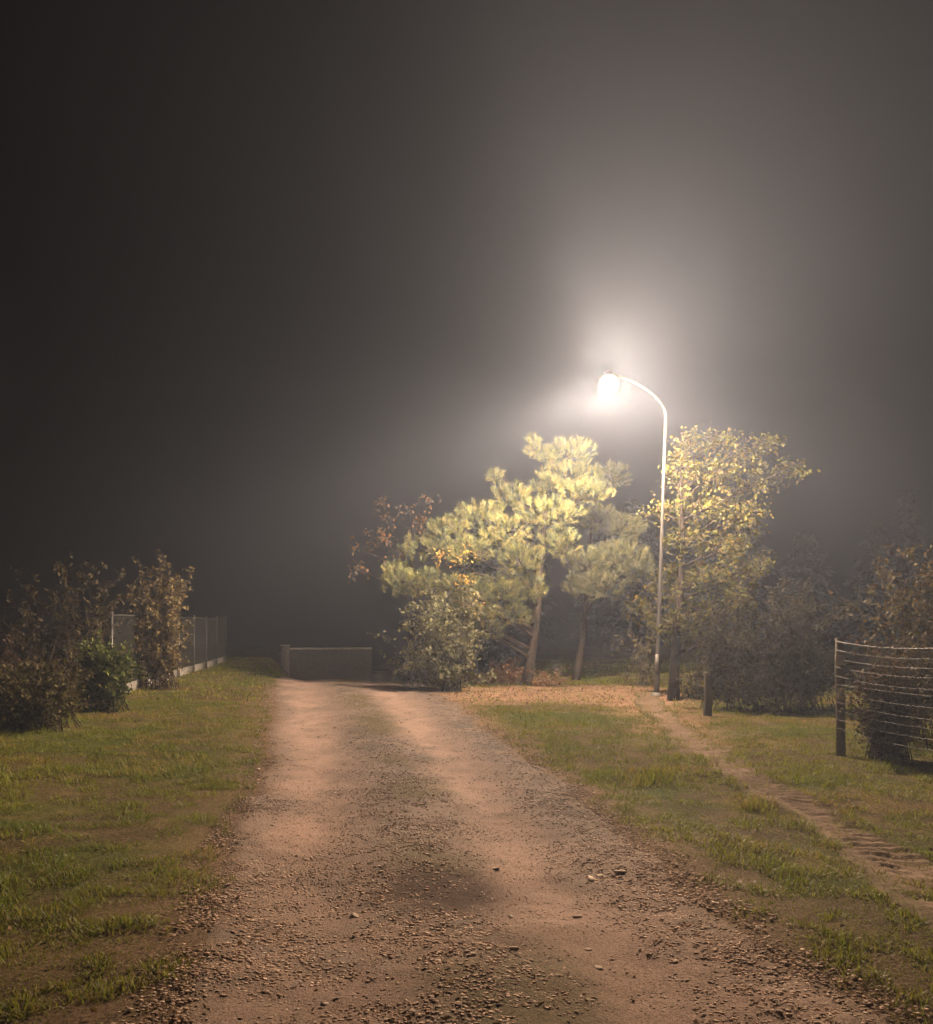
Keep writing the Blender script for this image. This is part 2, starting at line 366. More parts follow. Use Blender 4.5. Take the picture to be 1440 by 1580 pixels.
def grass(n, ylo, yhi, pw, Lb, Wb, seg3, thatch=False, fr=0.60, side=0):
    y = ylo + (yhi - ylo) * R.random(n) ** pw
    lim = fr * y + 0.9
    x = (R.random(n) * 2 - 1) * lim
    if side < 0: m0 = x < roadL(y) + 1.0
    else: m0 = x > roadR(y) - 0.8
    gd = grass_density(x, y)
    if thatch: gd = np.where(gd > 0.02, np.clip(gd * 1.6 + 0.4, 0, 1), 0)
    ok = m0 & (R.random(n) < gd) & (x > -10.5) & (x < 9)
    # tufts: pull blades together
    x, y = x[ok], y[ok]; n = len(x)
    big = fbm(x * 0.7, y * 0.7, 111, 4); cl = fbm(x * 4.5, y * 4.5, 113, 3)
    tuss = np.exp(-(((x - 2.46) / 0.22) ** 2 + ((y - 8.0) / 0.25) ** 2)) + np.exp(-(((x - 1.9) / 0.2) ** 2 + ((y - 9.6) / 0.3) ** 2))
    Ln = Lb * R.uniform(0.45, 1.25, n) * (0.40 + 1.5 * ss(0.35, 0.75, cl)) * (1 + 1.3 * tuss)
    a = R.random(n) * 2 * np.pi; lean = R.uniform(0.35, 1.25, n) * (1 - 0.5 * np.clip(tuss, 0, 1))
    dx, dy, dz = np.cos(a) * np.sin(lean), np.sin(a) * np.sin(lean), np.cos(lean)
    b = a + np.pi / 2 + R.normal(0, 0.5, n); sx, sy = np.cos(b), np.sin(b)
    wd = Wb * R.uniform(0.6, 1.3, n) * 0.5
    base = np.stack([x, y, H(x, y) - 0.004 + 0.028 * ss(1.0, 0.7, np.abs(x - trackx(y)) / TRACKW) * ss(22, 20, y)], 1); d = np.stack([dx, dy, dz], 1); s = np.stack([sx, sy, 0 * sx], 1) * wd[:, None]
    tip = base + d * Ln[:, None] - np.array([0, 0, 1.0]) * (Ln * 0.25 * np.sin(lean))[:, None]
    dryf = np.clip(ss(0.5, 0.72, fbm(x * 1.2, y * 1.2, 117, 4)) + R.normal(0, 0.25, n) + 0.35 * ss(6.5, 3.5, y) * (x < 0), 0, 1)
    col = mix(mix(GREEN, YGREEN, np.clip(big * 1.6 - 0.35 + R.normal(0, 0.2, n), 0, 1)), OLIVE, R.random(n) * 0.6)
    col = mix(col, DRY, dryf * (R.random(n) < 0.5)) * R.uniform(0.7, 1.25, (n, 1))
    if thatch:
        col = mix(OLIVE * 1.1, DRY * 0.85, np.clip(dryf + R.normal(0, 0.3, n), 0, 1)) * R.uniform(0.6, 1.25, (n, 1))
    if seg3:
        mid = base + d * (Ln * 0.55)[:, None]
        V = np.stack([base - s, base + s, mid + s * 0.8, mid - s * 0.8, tip], 1); k = 5
        f = np.arange(n)[:, None] * 5
        return V.reshape(-1, 3), [f + np.array([0, 1, 2, 3])], [f + np.array([3, 2, 4])], np.repeat(col, 5, 0)
    V = np.stack([base - s, base + s, tip], 1); f = np.arange(n)[:, None] * 3
    return V.reshape(-1, 3), [], [f + np.array([0, 1, 2])], np.repeat(col, 3, 0)
for side, lab in ((-1, 'short green and dry grass on the verge left of the gravel road'), (1, 'short grass between the gravel road and the wire fence on the right')):
    Vs = []; Q = []; Tt = []; Cs = []; off = 0
    for args in ((260000, 3.0, 9, 1.25, 0.043, 0.0052, True), (340000, 3.0, 9, 1.3, 0.026, 0.0045, False, True), (200000, 9, 18, 1.1, 0.035, 0.010, False, True), (300000, 9, 18, 1.1, 0.060, 0.011, False), (170000, 18, 40, 1.0, 0.075, 0.024, False)):
        v, q, t3, c = grass(*args, side=side)
        Vs.append(v); Cs.append(c)
        for f in q: Q.append(f + off)
        for f in t3: Tt.append(f + off)
        off += len(v)
    obj('grass', mesh_np('grass', np.concatenate(Vs), [np.concatenate(Q), np.concatenate(Tt)], np.concatenate(Cs)), M_grass, kind='stuff', label=lab)

# ------------------------------------------------------------------ leaves
def leaf_quads(p, d, nrm, L, W, col):
    """n folded diamond leaves: base p, direction d, normal nrm"""
    n = len(p)
    d = d / (np.linalg.norm(d, axis=1)[:, None] + 1e-9)
    s = np.cross(d, nrm); s /= np.linalg.norm(s, axis=1)[:, None] + 1e-9
    up = np.cross(s, d)
    L = np.broadcast_to(L, (n,))[:, None]; W = np.broadcast_to(W, (n,))[:, None]
    V = np.stack([p, p + d * L * 0.45 + s * W * 0.5 + up * W * 0.12, p + d * L - up * L * 0.12, p + d * L * 0.45 - s * W * 0.5 + up * W * 0.12], 1)
    f = np.arange(n)[:, None] * 4
    F_ = np.concatenate([f + np.array([0, 1, 2]), f + np.array([0, 2, 3])])
    return V.reshape(-1, 3), F_, np.repeat(col, 4, 0)

def rnd_dir(n, zb=0.0):
    v = R.normal(0, 1, (n, 3)); v[:, 2] += zb
    return v / np.linalg.norm(v, axis=1)[:, None]

class Leaves:
    def __init__(s): s.V = []; s.F = []; s.C = []; s.n = 0
    def add(s, V, F_, Cc): s.V.append(V); s.F.append(F_ + s.n); s.C.append(Cc); s.n += len(V)
    def mesh(s, name): return mesh_np(name, np.concatenate(s.V), [np.concatenate(s.F)], np.concatenate(s.C))

def pick(cols, n, var=0.22):
    cols = np.asarray(cols, float)
    return cols[R.integers(0, len(cols), n)] * np.clip(1 + R.normal(0, var, (n, 1)), 0.4, 1.7)

# scattered fallen leaves, on grass and road
n = 900
y = 3.4 + 22 * R.random(n) ** 1.4; x = (R.random(n) * 2 - 1) * (0.52 * y)
ok = (x > -8) & (x < 6); x, y = x[ok], y[ok]; n = len(x)
p = np.stack([x, y, H(x, y) + 0.02], 1)
lv = Leaves(); d = R.normal(0, 1, (n, 3)); d[:, 2] *= 0.2
lv.add(*leaf_quads(p, d, np.array([0, 0, 1.0]) + R.normal(0, 0.3, (n, 3)), R.uniform(0.02, 0.045, n), R.uniform(0.012, 0.028, n), pick([[0.24, 0.16, 0.06], [0.22, 0.12, 0.05], [0.30, 0.24, 0.13], [0.17, 0.11, 0.06]], n)))
n = 5600
x = R.normal(2.0, 2.0, n); y = R.uniform(16.5, 25, n); ok = R.random(n) < litter_mask(x, y); x, y = x[ok], y[ok]; n = len(x)
p = np.stack([x, y, H(x, y) + 0.015], 1); d = R.normal(0, 1, (n, 3)); d[:, 2] *= 0.35
lv.add(*leaf_quads(p, d, np.array([0, 0, 1.0]) + R.normal(0, 0.4, (n, 3)), R.uniform(0.03, 0.085, n), R.uniform(0.015, 0.04, n), pick([[0.36, 0.22, 0.12], [0.27, 0.165, 0.10], [0.46, 0.33, 0.21], [0.20, 0.135, 0.08]], n)))
obj('fallen_leaves', lv.mesh('fallen_leaves'), M_leaf, kind='stuff')

# ------------------------------------------------------------------ street lamp
lamp = thing('street_lamp', 'tall pale street lamp with curved arm and glowing bowl beside the track', 'street lamp', (4.06, 20.05, 0))
g0 = float(H(4.06, 20.05))
def local(pts, o): return np.asarray(pts, float) - np.array(o.location)
top = np.array([4.27, 20.05, 5.98])
GREY = (0.085, 0.08, 0.072)
mb = MB()
zz = np.linspace(0, 1, 14); base = np.array([4.06, 20.05, g0 - 0.2])
mb.tube(local(base + (top - base) * zz[:, None], lamp), np.interp(zz, [0, 0.22, 0.225, 1], [0.062, 0.056, 0.042, 0.030]), 14, GREY)
pole = obj('pole', mb.mesh('pole', True), M_metal, lamp)
mb = MB(); mb.lathe([(0.001, 0.09), (0.078, 0.09), (0.11, 0.02), (0.12, -0.12)], (0, 0, g0), 18, (0.2, 0.19, 0.17)); obj('base_collar', mb.mesh('base_collar', True), M_metal, lamp)
mb = MB(); mb.box((-0.03, -0.078, 0.55), (0.045, -0.058, 0.92), (0.22,0.21,0.19)); obj('access_door', mb.mesh('access_door'), M_metal, lamp)
# curved arm leaning over towards the road and the viewer
s = np.linspace(0, 1, 16)
headp = np.array([LAMP.x + 0.12, LAMP.y + 0.10, LAMP.z + 0.225])
A, B_, D_ = top, top + np.array([0.01, -0.03, 0.42]), headp + np.array([0.62, 0.72, 0.03])
arm = ((1 - s) ** 3)[:, None] * A + (3 * (1 - s) ** 2 * s)[:, None] * B_ + (3 * (1 - s) * s ** 2)[:, None] * D_ + (s ** 3)[:, None] * headp
mb = MB(); mb.tube(local(arm, lamp), np.interp(s, [0, 1], [0.029, 0.020]), 12, GREY); obj('arm', mb.mesh('arm', True), M_metal, lamp)
lc = np.array(LAMP) - np.array(lamp.location)
mb = MB(); mb.lathe([(0.001, 0.275), (0.05, 0.27), (0.085, 0.245), (0.105, 0.20), (0.11, 0.175), (0.001, 0.175)], lc, 24, (0.30, 0.29, 0.27))
obj('lamp_housing', mb.mesh('lamp_housing', True), M_metal, lamp)
BR = 0.20
th = np.linspace(0.02, np.pi - 0.02, 18)
mb = MB(); mb.lathe([(BR * math.sin(a), BR * math.cos(a)) for a in th], lc, 28)
m_bowl = bpy.data.materials.new('lit_bowl'); m_bowl.use_nodes = True
nt = m_bowl.node_tree; nt.nodes.clear()
em = nt.nodes.new('ShaderNodeEmission'); mo = nt.nodes.new('ShaderNodeOutputMaterial')
em.inputs['Color'].default_value = (1.0, 0.74, 0.36, 1); em.inputs['Strength'].default_value = 2.4
nt.links.new(em.outputs[0], mo.inputs[0]); m_bowl.cycles.emission_sampling = 'NONE'
obj('lamp_bowl', mb.mesh('lamp_bowl', True), m_bowl, lamp)
ld = bpy.data.lights.new('lamp_light', 'POINT'); ld.energy = LAMP_POWER; ld.color = LAMP_COLOR
ld.shadow_soft_size = BR * 1.06; ld.use_nodes = True
N = ld.node_tree.nodes; L = ld.node_tree.links
e = N['Emission']
tc = N.new('ShaderNodeTexCoord'); sp = N.new('ShaderNodeSeparateXYZ'); L.new(tc.outputs['Normal'], sp.inputs[0])
mr = N.new('ShaderNodeMapRange'); mr.inputs['From Min'].default_value = -1; mr.inputs['From Max'].default_value = 1
L.new(sp.outputs['Z'], mr.inputs['Value'])
fc = N.new('ShaderNodeFloatCurve'); L.new(mr.outputs[0], fc.inputs['Value'])
# street optic: little straight down, most at 60-75 degrees, some spill above. 0 = nadir, .5 = horizontal, 1 = zenith
cv = fc.mapping.curves[0]
pts = [(0, 0.09), (0.05, 0.11), (0.18, 0.22), (0.25, 0.39), (0.29, 0.54), (0.34, 0.45), (0.41, 0.34), (0.46, 0.32), (0.52, 0.32), (0.6, 0.33), (0.7, 0.35), (0.8, 0.35), (0.9, 0.35), (1.0, 0.35)]
cv.points[0].location = pts[0]; cv.points[1].location = pts[-1]
for q in pts[1:-1]: cv.points.new(*q)
fc.mapping.update()
# added beam shaping without any visor: darkens haze at left, brightens it at right
def sstep(sock, a, b):
    n = N.new('ShaderNodeMapRange'); n.interpolation_type = 'SMOOTHSTEP'
    n.inputs['From Min'].default_value = a; n.inputs['From Max'].default_value = b; L.new(sock, n.inputs['Value']); return n.outputs[0]
def mth(op, a, b):
    n = N.new('ShaderNodeMath'); n.operation = op
    for k, v in enumerate((a, b)):
        if isinstance(v, (int, float)): n.inputs[k].default_value = v
        else: L.new(v, n.inputs[k])
    return n.outputs[0]
nxm = mth('MULTIPLY', sp.outputs['X'], -1.0); nym = mth('MULTIPLY', sp.outputs['Y'], -1.0)
m1 = mth('MULTIPLY', sstep(nxm, 0.22, 0.56), sstep(nym, 0.15, 0.65))
m2 = mth('MULTIPLY', sstep(nxm, 0.80, 1.0), 0.6)
left_dim = mth('MULTIPLY', mth('MAXIMUM', m1, m2), sstep(sp.outputs['Z'], -0.38, 0.0))
right = mth('MULTIPLY', sstep(sp.outputs['X'], -1.1, 0.7), sstep(sp.outputs['Z'], -0.2, 0.5))
gain = mth('ADD', mth('SUBTRACT', 1.0, mth('MULTIPLY', left_dim, 0.88)), mth('MULTIPLY', right, 0.85))
L.new(mth('MULTIPLY', fc.outputs[0], gain), e.inputs['Strength'])
lo = bpy.data.objects.new('lamp_light', ld); C.objects.link(lo); lo.parent = lamp; lo.location = lc

# ------------------------------------------------------------------ trees
BARK = np.array([0.058, 0.043, 0.032])
def bez(a, b, c, n=8):
    s = np.linspace(0, 1, n)[:, None]
    return (1 - s) ** 2 * a + 2 * (1 - s) * s * b + s ** 2 * c

def pads_to_world(pads):
    """pads read off the photo as (px,py,rx,ry,Y) -> centre, radii in metres"""
    out = []
    for px, py, rx, ry, Y in pads:
        out.append((P(px, py, Y), rx / F * Y, ry / F * Y))
    return out

def limbs(mb, trunk, pads, r0, col):
    """one limb from the trunk to each pad, with a fork of twigs in it"""
    zt = trunk[:, 2]
    for c, rx, rz_ in pads:
        h = np.clip(c[2] - 0.35 * np.linalg.norm(c[:2] - trunk[len(trunk) // 2][:2]) - 0.1, zt[0] + 0.6, zt[-1])
        k = np.array([np.interp(h, zt, trunk[:, j]) for j in range(3)])
        rr = np.interp(h, [zt[0], zt[-1]], [r0 * 0.45, r0 * 0.15])
        m = (k + c) / 2 + np.array([0, 0, -0.05]) + R.normal(0, 0.08, 3)
        mb.tube(bez(k, m, c, 7), np.linspace(rr, rr * 0.3, 7), 5, col)
        for _ in range(7):
            e = c + rnd_dir(1)[0] * np.array([rx, rx * 0.9, rz_]) * 0.8
            s0 = k + (c - k) * R.uniform(0.5, 1.0)
            mb.tube(bez(s0, (s0 + e) / 2 + R.normal(0, 0.05, 3), e, 4), np.linspace(rr * 0.3, 0.004, 4), 4, col)

def pine(name, label, base, topz, pads, cols, r0=0.13, dens=88, lean=(0, 0)):
    t = thing(name, label, 'tree', tuple(base))
    zs = np.linspace(0, 1, 10)
    trunk = np.stack([base[0] + lean[0] * zs + 0.06 * np.sin(zs * 5), base[1] + lean[1] * zs, base[2] - 0.15 + (topz - base[2]) * zs], 1)
    mb = MB(); mb.tube(local(trunk, t), np.interp(zs, [0, 0.1, 1], [r0 * 1.3, r0, r0 * 0.25]), 10, BARK * 0.7)
    obj('trunk', mb.mesh('trunk', True), M_bark, t)
    pw = pads_to_world(pads)
    mb = MB(); limbs(mb, trunk, pw, r0, BARK)
    v = mb.mesh('limbs', True); v.transform(__import__('mathutils').Matrix.Translation(-Vector(t.location)))
    obj('limbs', v, M_bark, t)
    Vs = []; Cs = []
    for c, rx, rz_ in pw:
        n = int(dens * (rx * rz_) / 0.3 + 14)
        d = rnd_dir(n, 0.25); rad = R.random(n) ** 0.33
        q = c + d * rad[:, None] * np.array([rx, rx * 0.85, rz_]) * 0.95
        out = d * 0.7 + np.array([0, 0, 0.75]) + R.normal(0, 0.3, (n, 3)); out /= np.linalg.norm(out, axis=1)[:, None]
        K = 64
        base_c = pick(cols, n, 0.26)
        for j in range(n):
            nd = out[j] * 0.95 + rnd_dir(K) * 0.80; nd /= np.linalg.norm(nd, axis=1)[:, None]
            st = q[j] + out[j] * R.uniform(-0.10, 0.06, (K, 1))
            Ln = R.uniform(0.09, 0.155, (K, 1))
            sd = np.cross(nd, rnd_dir(K)); sd /= np.linalg.norm(sd, axis=1)[:, None]
            V = np.stack([st - sd * 0.0038, st + sd * 0.0038, st + nd * Ln], 1)
            Vs.append(V.reshape(-1, 3)); Cs.append(np.repeat(base_c[j] * R.uniform(0.8, 1.2, (K, 1)), 3, 0))
    V = np.concatenate(Vs) - np.array(t.location); 
    obj('crown', mesh_np('crown', V, [np.arange(len(V)).reshape(-1, 3)], np.concatenate(Cs)), M_needle, t, kind='stuff')
    return t

def broadleaf(name, label, base, topz, pads, cols, r0=0.09, dens=130, leaf=0.11, lean=(0, 0), lobed=False, cat='tree', fill=0.5):
    t = thing(name, label, cat, tuple(base))
    zs = np.linspace(0, 1, 9)
    trunk = np.stack([base[0] + lean[0] * zs + 0.05 * np.sin(zs * 6 + base[0]), base[1] + lean[1] * zs, base[2] - 0.15 + (topz - base[2]) * zs], 1)
    mb = MB(); mb.tube(local(trunk, t), np.interp(zs, [0, 0.08, 1], [r0 * 1.35, r0, r0 * 0.2]), 9, BARK * 0.5)
    obj('trunk', mb.mesh('trunk', True), M_bark, t)
    pw = pads_to_world(pads)
    mb = MB(); limbs(mb, trunk, pw, r0, BARK)
    v = mb.mesh('limbs', True); v.transform(__import__('mathutils').Matrix.Translation(-Vector(t.location)))
    obj('limbs', v, M_bark, t)
    lv = Leaves()
    for c, rx, rz_ in pw:
        n = int(dens * (rx * rz_) / 0.25 + 20)
        # sprays: short twigs carrying leaves, hanging slightly
        ns = max(5, n // 9)
        dd = rnd_dir(ns, 0.1); sc_ = c + dd * (R.random(ns) ** fill)[:, None] * np.array([rx, rx * 0.85, rz_])
        sd = dd * 0.8 + R.normal(0, 0.35, (ns, 3)) + np.array([0, 0, -0.25])
        k = R.integers(0, ns, n)
        q = sc_[k] + sd[k] * R.uniform(-0.12, 0.16, (n, 1)) + R.normal(0, 0.06, (n, 3))
        ld_ = sd[k] * 0.6 + R.normal(0, 0.6, (n, 3)) + np.array([0, 0, -0.45])
        nr = np.array([0, -0.2, 1.0]) + R.normal(0, 0.45, (n, 3))
        Ln = leaf * R.uniform(0.6, 1.2, n); cc = pick(cols, n)
        lv.add(*leaf_quads(q, ld_, nr, Ln, Ln * 0.62, cc))
        if lobed:
            s_ = np.cross(ld_, nr); s_ /= np.linalg.norm(s_, axis=1)[:, None] + 1e-9
            dn = ld_ / (np.linalg.norm(ld_, axis=1)[:, None] + 1e-9)
            for sg in (-1, 1):
                lv.add(*leaf_quads(q + dn * (Ln * 0.12)[:, None], dn * 0.55 + s_ * sg, nr, Ln * 0.68, Ln * 0.40, cc))
    me = lv.mesh('crown'); me.transform(__import__('mathutils').Matrix.Translation(-Vector(t.location)))
    obj('crown', me, M_leaf, t, kind='stuff')
    return t

def shrub(name, label, base, stems, height, spread, cols, leaf=0.05, per=40, droop=0.5, dirb=(0, 0), cat='shrub', scol=(0.11, 0.08, 0.055), bare=0.03, sr=0.0055, side=5, base_r=0.75, group=None):
    t = thing(name, label, cat, tuple(base), group)
    mb = MB(); lv = Leaves(); b = np.zeros(3)
    for k in range(stems):
        a = R.random() * 2 * np.pi; h = height * R.uniform(0.22, 1.05); r = spread * R.uniform(0.25, 1.05)
        e = np.array([math.cos(a) * r + dirb[0] * R.random(), math.sin(a) * r * 0.8 + dirb[1] * R.random(), h * (1 - droop * R.random() * r / max(spread, 0.01))])
        e[2] = max(e[2], 0.35 * h)
        m = np.array([e[0] * 0.45, e[1] * 0.45, h * R.uniform(0.6, 1.0)])
        sx0, sy0 = np.clip(R.normal(0, 1, 2), -1.3, 1.3) * spread * base_r * 0.7; st = np.array([sx0, sy0 * 0.8, -0.05]); e[:2] += st[:2] * 0.6
        pts = bez(st, m, e, 9); mb.tube(pts, np.linspace(sr * 1.4, sr * 0.35, 9), 4, np.array(scol) * R.uniform(0.5, 0.9))
        ends = [pts]
        for _ in range(side):
            f = R.uniform(0.35, 0.95); i0 = f * 8; p0 = np.array([np.interp(i0, np.arange(9), pts[:, j]) for j in range(3)])
            q = p0 + rnd_dir(1, 0.3)[0] * R.uniform(0.12, 0.32) * (0.5 + height * 0.35); sub = bez(p0, (p0 + q) / 2 + np.array([0, 0, 0.05]), q, 5)
            mb.tube(sub, np.linspace(sr * 0.6, sr * 0.25, 5), 3, scol); ends.append(sub)
        for j, pl in enumerate(ends):
            n = per if j == 0 else int(per * 0.6); f = (bare + (1 - bare) * R.random(n)) * (len(pl) - 1)
            q = np.stack([np.interp(f, np.arange(len(pl)), pl[:, c]) for c in range(3)], 1) + R.normal(0, leaf * 0.35, (n, 3))
            dd = rnd_dir(n, -0.25); nr = np.array([0, -0.15, 1.0]) + R.normal(0, 0.5, (n, 3)); Ln = leaf * R.uniform(0.35, 1.6, n)
            lv.add(*leaf_quads(q, dd, nr, Ln, Ln * 0.6, pick(cols, n)))
    obj('stems', mb.mesh('stems', True), M_bark, t)
    obj('foliage', lv.mesh('foliage'), M_leaf, t, kind='stuff')
    return t

def gpt(px, py):
    Y = CAMZ * F / (py - HY); x = (px - CX) / F * Y
    return np.array([x, Y, float(H(x, Y))])

PINE = [[0.140, 0.155, 0.055], [0.175, 0.178, 0.062], [0.110, 0.130, 0.055], [0.215, 0.195, 0.070]]
Yp = 23.3
pine('pine_tree', 'broad bushy pine lit yellow green below the glowing lamp', gpt(812, 1058) + np.array([0, 0.3, 0]), 6.1,
     [(882, 700, 42, 24, Yp - .3), (850, 705, 20, 18, Yp), (822, 690, 14, 20, Yp), (880, 735, 55, 24, Yp - .2), (905, 760, 45, 26, Yp - .6), (845, 750, 30, 18, Yp), (790, 768, 34, 24, Yp - .2), (765, 735, 14, 9, Yp),
      (850, 792, 55, 28, Yp - .6), (735, 795, 40, 24, Yp - .4), (692, 818, 36, 22, Yp - .4), (778, 818, 46, 26, Yp - .7), (650, 846, 38, 20, Yp - .3), (722, 850, 46, 24, Yp - .8), (800, 862, 44, 28, Yp - .9),
      (612, 892, 26, 30, Yp - .3), (652, 900, 44, 26, Yp - .6), (712, 910, 46, 26, Yp - .9), (768, 915, 44, 30, Yp - 1.0), (730, 948, 46, 16, Yp - .9), (862, 836, 36, 26, Yp - .6), (820, 905, 28, 24, Yp - .4), (745, 972, 40, 16, Yp - .5), (792, 950, 34, 18, Yp - .5), (690, 940, 34, 18, Yp - .5)],
     PINE, r0=0.13, lean=(0.7, 0.0))
pine('pine_tree', 'smaller dim pine between the bright pine and the lamp pole', gpt(893, 1052) + np.array([0, 0.8, 0]), 5.2,
     [(945, 735, 30, 26, 24.6), (925, 800, 32, 24, 24.6), (960, 815, 42, 24, 24.4), (905, 868, 42, 26, 24.2), (955, 862, 52, 30, 24.2), (925, 905, 44, 24, 24.0), (985, 880, 26, 24, 24.4), (890, 905, 24, 18, 24.2)],
     [[0.095, 0.100, 0.042], [0.110, 0.105, 0.045], [0.085, 0.095, 0.045]], r0=0.10, dens=95, lean=(0.6, 0.1))
MAPLE = [[0.120, 0.120, 0.028], [0.095, 0.105, 0.026], [0.155, 0.115, 0.030], [0.090, 0.070, 0.030], [0.135, 0.130, 0.040]]
Ym = 21.2
broadleaf('maple_tree', 'leafy maple turning yellow growing right beside the lamp pole', gpt(1043, 1080), 5.2,
     [(1060, 690, 32, 26, Ym), (1105, 680, 34, 22, Ym + .2), (1150, 700, 34, 22, Ym + .5), (1055, 735, 34, 24, Ym - .2), (1105, 735, 42, 28, Ym), (1165, 745, 34, 20, Ym + .4), (1215, 725, 36, 18, Ym + .8),
      (1060, 785, 48, 26, Ym - .3), (1020, 790, 20, 14, Ym - .4), (1115, 790, 40, 28, Ym), (1060, 838, 42, 26, 20.3), (1115, 842, 42, 26, 20.5), (1165, 875, 30, 22, 20.4),
      (1075, 895, 46, 24, 20.0), (1030, 912, 38, 22, 20.5), (990, 938, 28, 18, 20.6), (1080, 945, 40, 24, 20.1), (1020, 962, 32, 18, 20.4), (1130, 890, 36, 24, 20.3), (1150, 932, 32, 22, 20.6), (1045, 955, 30, 20, 19.3), (1045, 880, 34, 18, 20.5), (1120, 925, 38, 24, 20.0), (1065, 985, 28, 22, 20.4), (1095, 985, 26, 20, 20.2), (1140, 830, 34, 26, Ym + .2), (1150, 790, 34, 24, Ym + .3), (1185, 680, 24, 14, Ym + .6)],
     MAPLE, r0=0.11, dens=500, leaf=0.086, lobed=True, lean=(0.5, 1.6))
broadleaf('oak_tree', 'thin tree with orange autumn leaves half hidden behind the pine', gpt(640, 1052) + np.array([-0.2, 2.2, 0]), 5.0,
     [(610, 862, 26, 18, 25), (562, 878, 26, 14, 25.4), (590, 830, 34, 18, 25.6), (640, 800, 30, 24, 25.8), (660, 778, 18, 16, 25.6), (560, 845, 26, 16, 26), (600, 790, 36, 24, 26.6)],
     [[0.22, 0.11, 0.035], [0.14, 0.09, 0.04], [0.10, 0.085, 0.035], [0.26, 0.14, 0.05]], r0=0.06, dens=75, leaf=0.10)
broadleaf('birch_sapling', 'slender sapling with yellow orange leaves before the pine', gpt(716, 1062) + np.array([0, 0.3, 0]), 3.6,
     [(722, 862, 10, 18, 21.3), (716, 900, 13, 22, 21.3), (728, 935, 12, 18, 21.3), (716, 965, 18, 16, 21.4), (680, 855, 12, 18, 21.6)],
     [[0.46, 0.25, 0.05], [0.40, 0.30, 0.07], [0.30, 0.24, 0.07]], r0=0.025, dens=150, leaf=0.085, lean=(0.1, 0))
shrub('arching_shrub', 'pale leaved arching shrub at the road edge under the pine', gpt(697, 1067), 95, 2.35, 1.0, [[0.20, 0.20, 0.10], [0.16, 0.17, 0.075], [0.25, 0.24, 0.14]], leaf=0.08, per=24, droop=0.45, dirb=(-0.4, 0), base_r=0.22)
shrub('arching_bush', 'sparse long branched bush reaching left over the dark road', gpt(655, 1062), 16, 1.9, 0.8, [[0.22, 0.21, 0.13], [0.16, 0.17, 0.09]], leaf=0.07, per=12, droop=0.4, dirb=(-1.2, 0))
shrub('bracken', 'rusty dead bracken clump on the sandy bank below the pine', gpt(780, 1056), 46, 0.72, 0.55, [[0.25, 0.125, 0.055], [0.20, 0.105, 0.05], [0.30, 0.18, 0.09]], leaf=0.065, per=8, droop=0.7, cat='bracken', scol=(0.26, 0.17, 0.10))
shrub('bracken', 'lower dead bracken clump right of the pine trunk', gpt(845, 1059), 26, 0.36, 0.5, [[0.27, 0.14, 0.07], [0.30, 0.20, 0.11]], leaf=0.055, per=7, droop=0.7, cat='bracken', scol=(0.26, 0.17, 0.10))
shrub('bracken', 'thin trailing bracken at the edge of the shade near the shrub', gpt(735, 1056), 24, 0.4, 0.55, [[0.22, 0.13, 0.06], [0.26, 0.19, 0.10]], leaf=0.055, per=7, droop=0.7, cat='bracken', scol=(0.22, 0.15, 0.09))
shrub('undergrowth_bush', 'sparse twiggy bush in shade behind the lamp pole foot', gpt(1000, 1062) + np.array([0, 1.2, 0]), 20, 1.5, 0.7, [[0.12, 0.11, 0.05], [0.16, 0.14, 0.08]], leaf=0.07, per=9, droop=0.3)
shrub('undergrowth_bush', 'low thin bush between the maple trunk and wooden post', gpt(1085, 1085) + np.array([0.3, 0.9, 0]), 26, 1.7, 0.8, [[0.14, 0.12, 0.06], [0.10, 0.10, 0.045]], leaf=0.075, per=10, droop=0.3)
shrub('fence_bush', 'twiggy reddish bush growing through the end of the wire fence', np.array([4.95, 11.0, float(H(4.95, 11.0))]), 90, 1.4, 0.5, [[0.11, 0.070, 0.035], [0.15, 0.105, 0.055], [0.09, 0.085, 0.035]], leaf=0.05, per=18, droop=0.4, scol=(0.10, 0.06, 0.04), base_r=0.5)
shrub('tall_shrub', 'tall brownish shrub behind the wire fence at the right edge', np.array([6.2, 12.4, float(H(6.2, 12.4))]), 90, 2.8, 1.1, [[0.11, 0.075, 0.030], [0.085, 0.080, 0.030], [0.13, 0.10, 0.05]], leaf=0.065, per=22, droop=0.35)
for px_, dy_, st_, h_, lab_ in ((1150, 1.6, 46, 2.0, 'added dark shrub in the shade right behind the short wooden post'), (1215, 1.0, 46, 2.3, 'added dark shrub in the shade midway between the wooden post and wire fence'), (1275, 1.6, 50, 2.5, 'added dark shrub in the shade just left of the wire fence corner post')):
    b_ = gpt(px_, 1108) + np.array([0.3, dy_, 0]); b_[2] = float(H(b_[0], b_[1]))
    shrub('dark_shrub', lab_, b_, st_, h_, 0.85, [[0.050, 0.046, 0.026], [0.042, 0.040, 0.022], [0.065, 0.055, 0.030]], leaf=0.07, per=24, droop=0.35, group='added dark shrubs along the right verge')  # shrubs added to darken the shaded verge, with very dark leaf colours
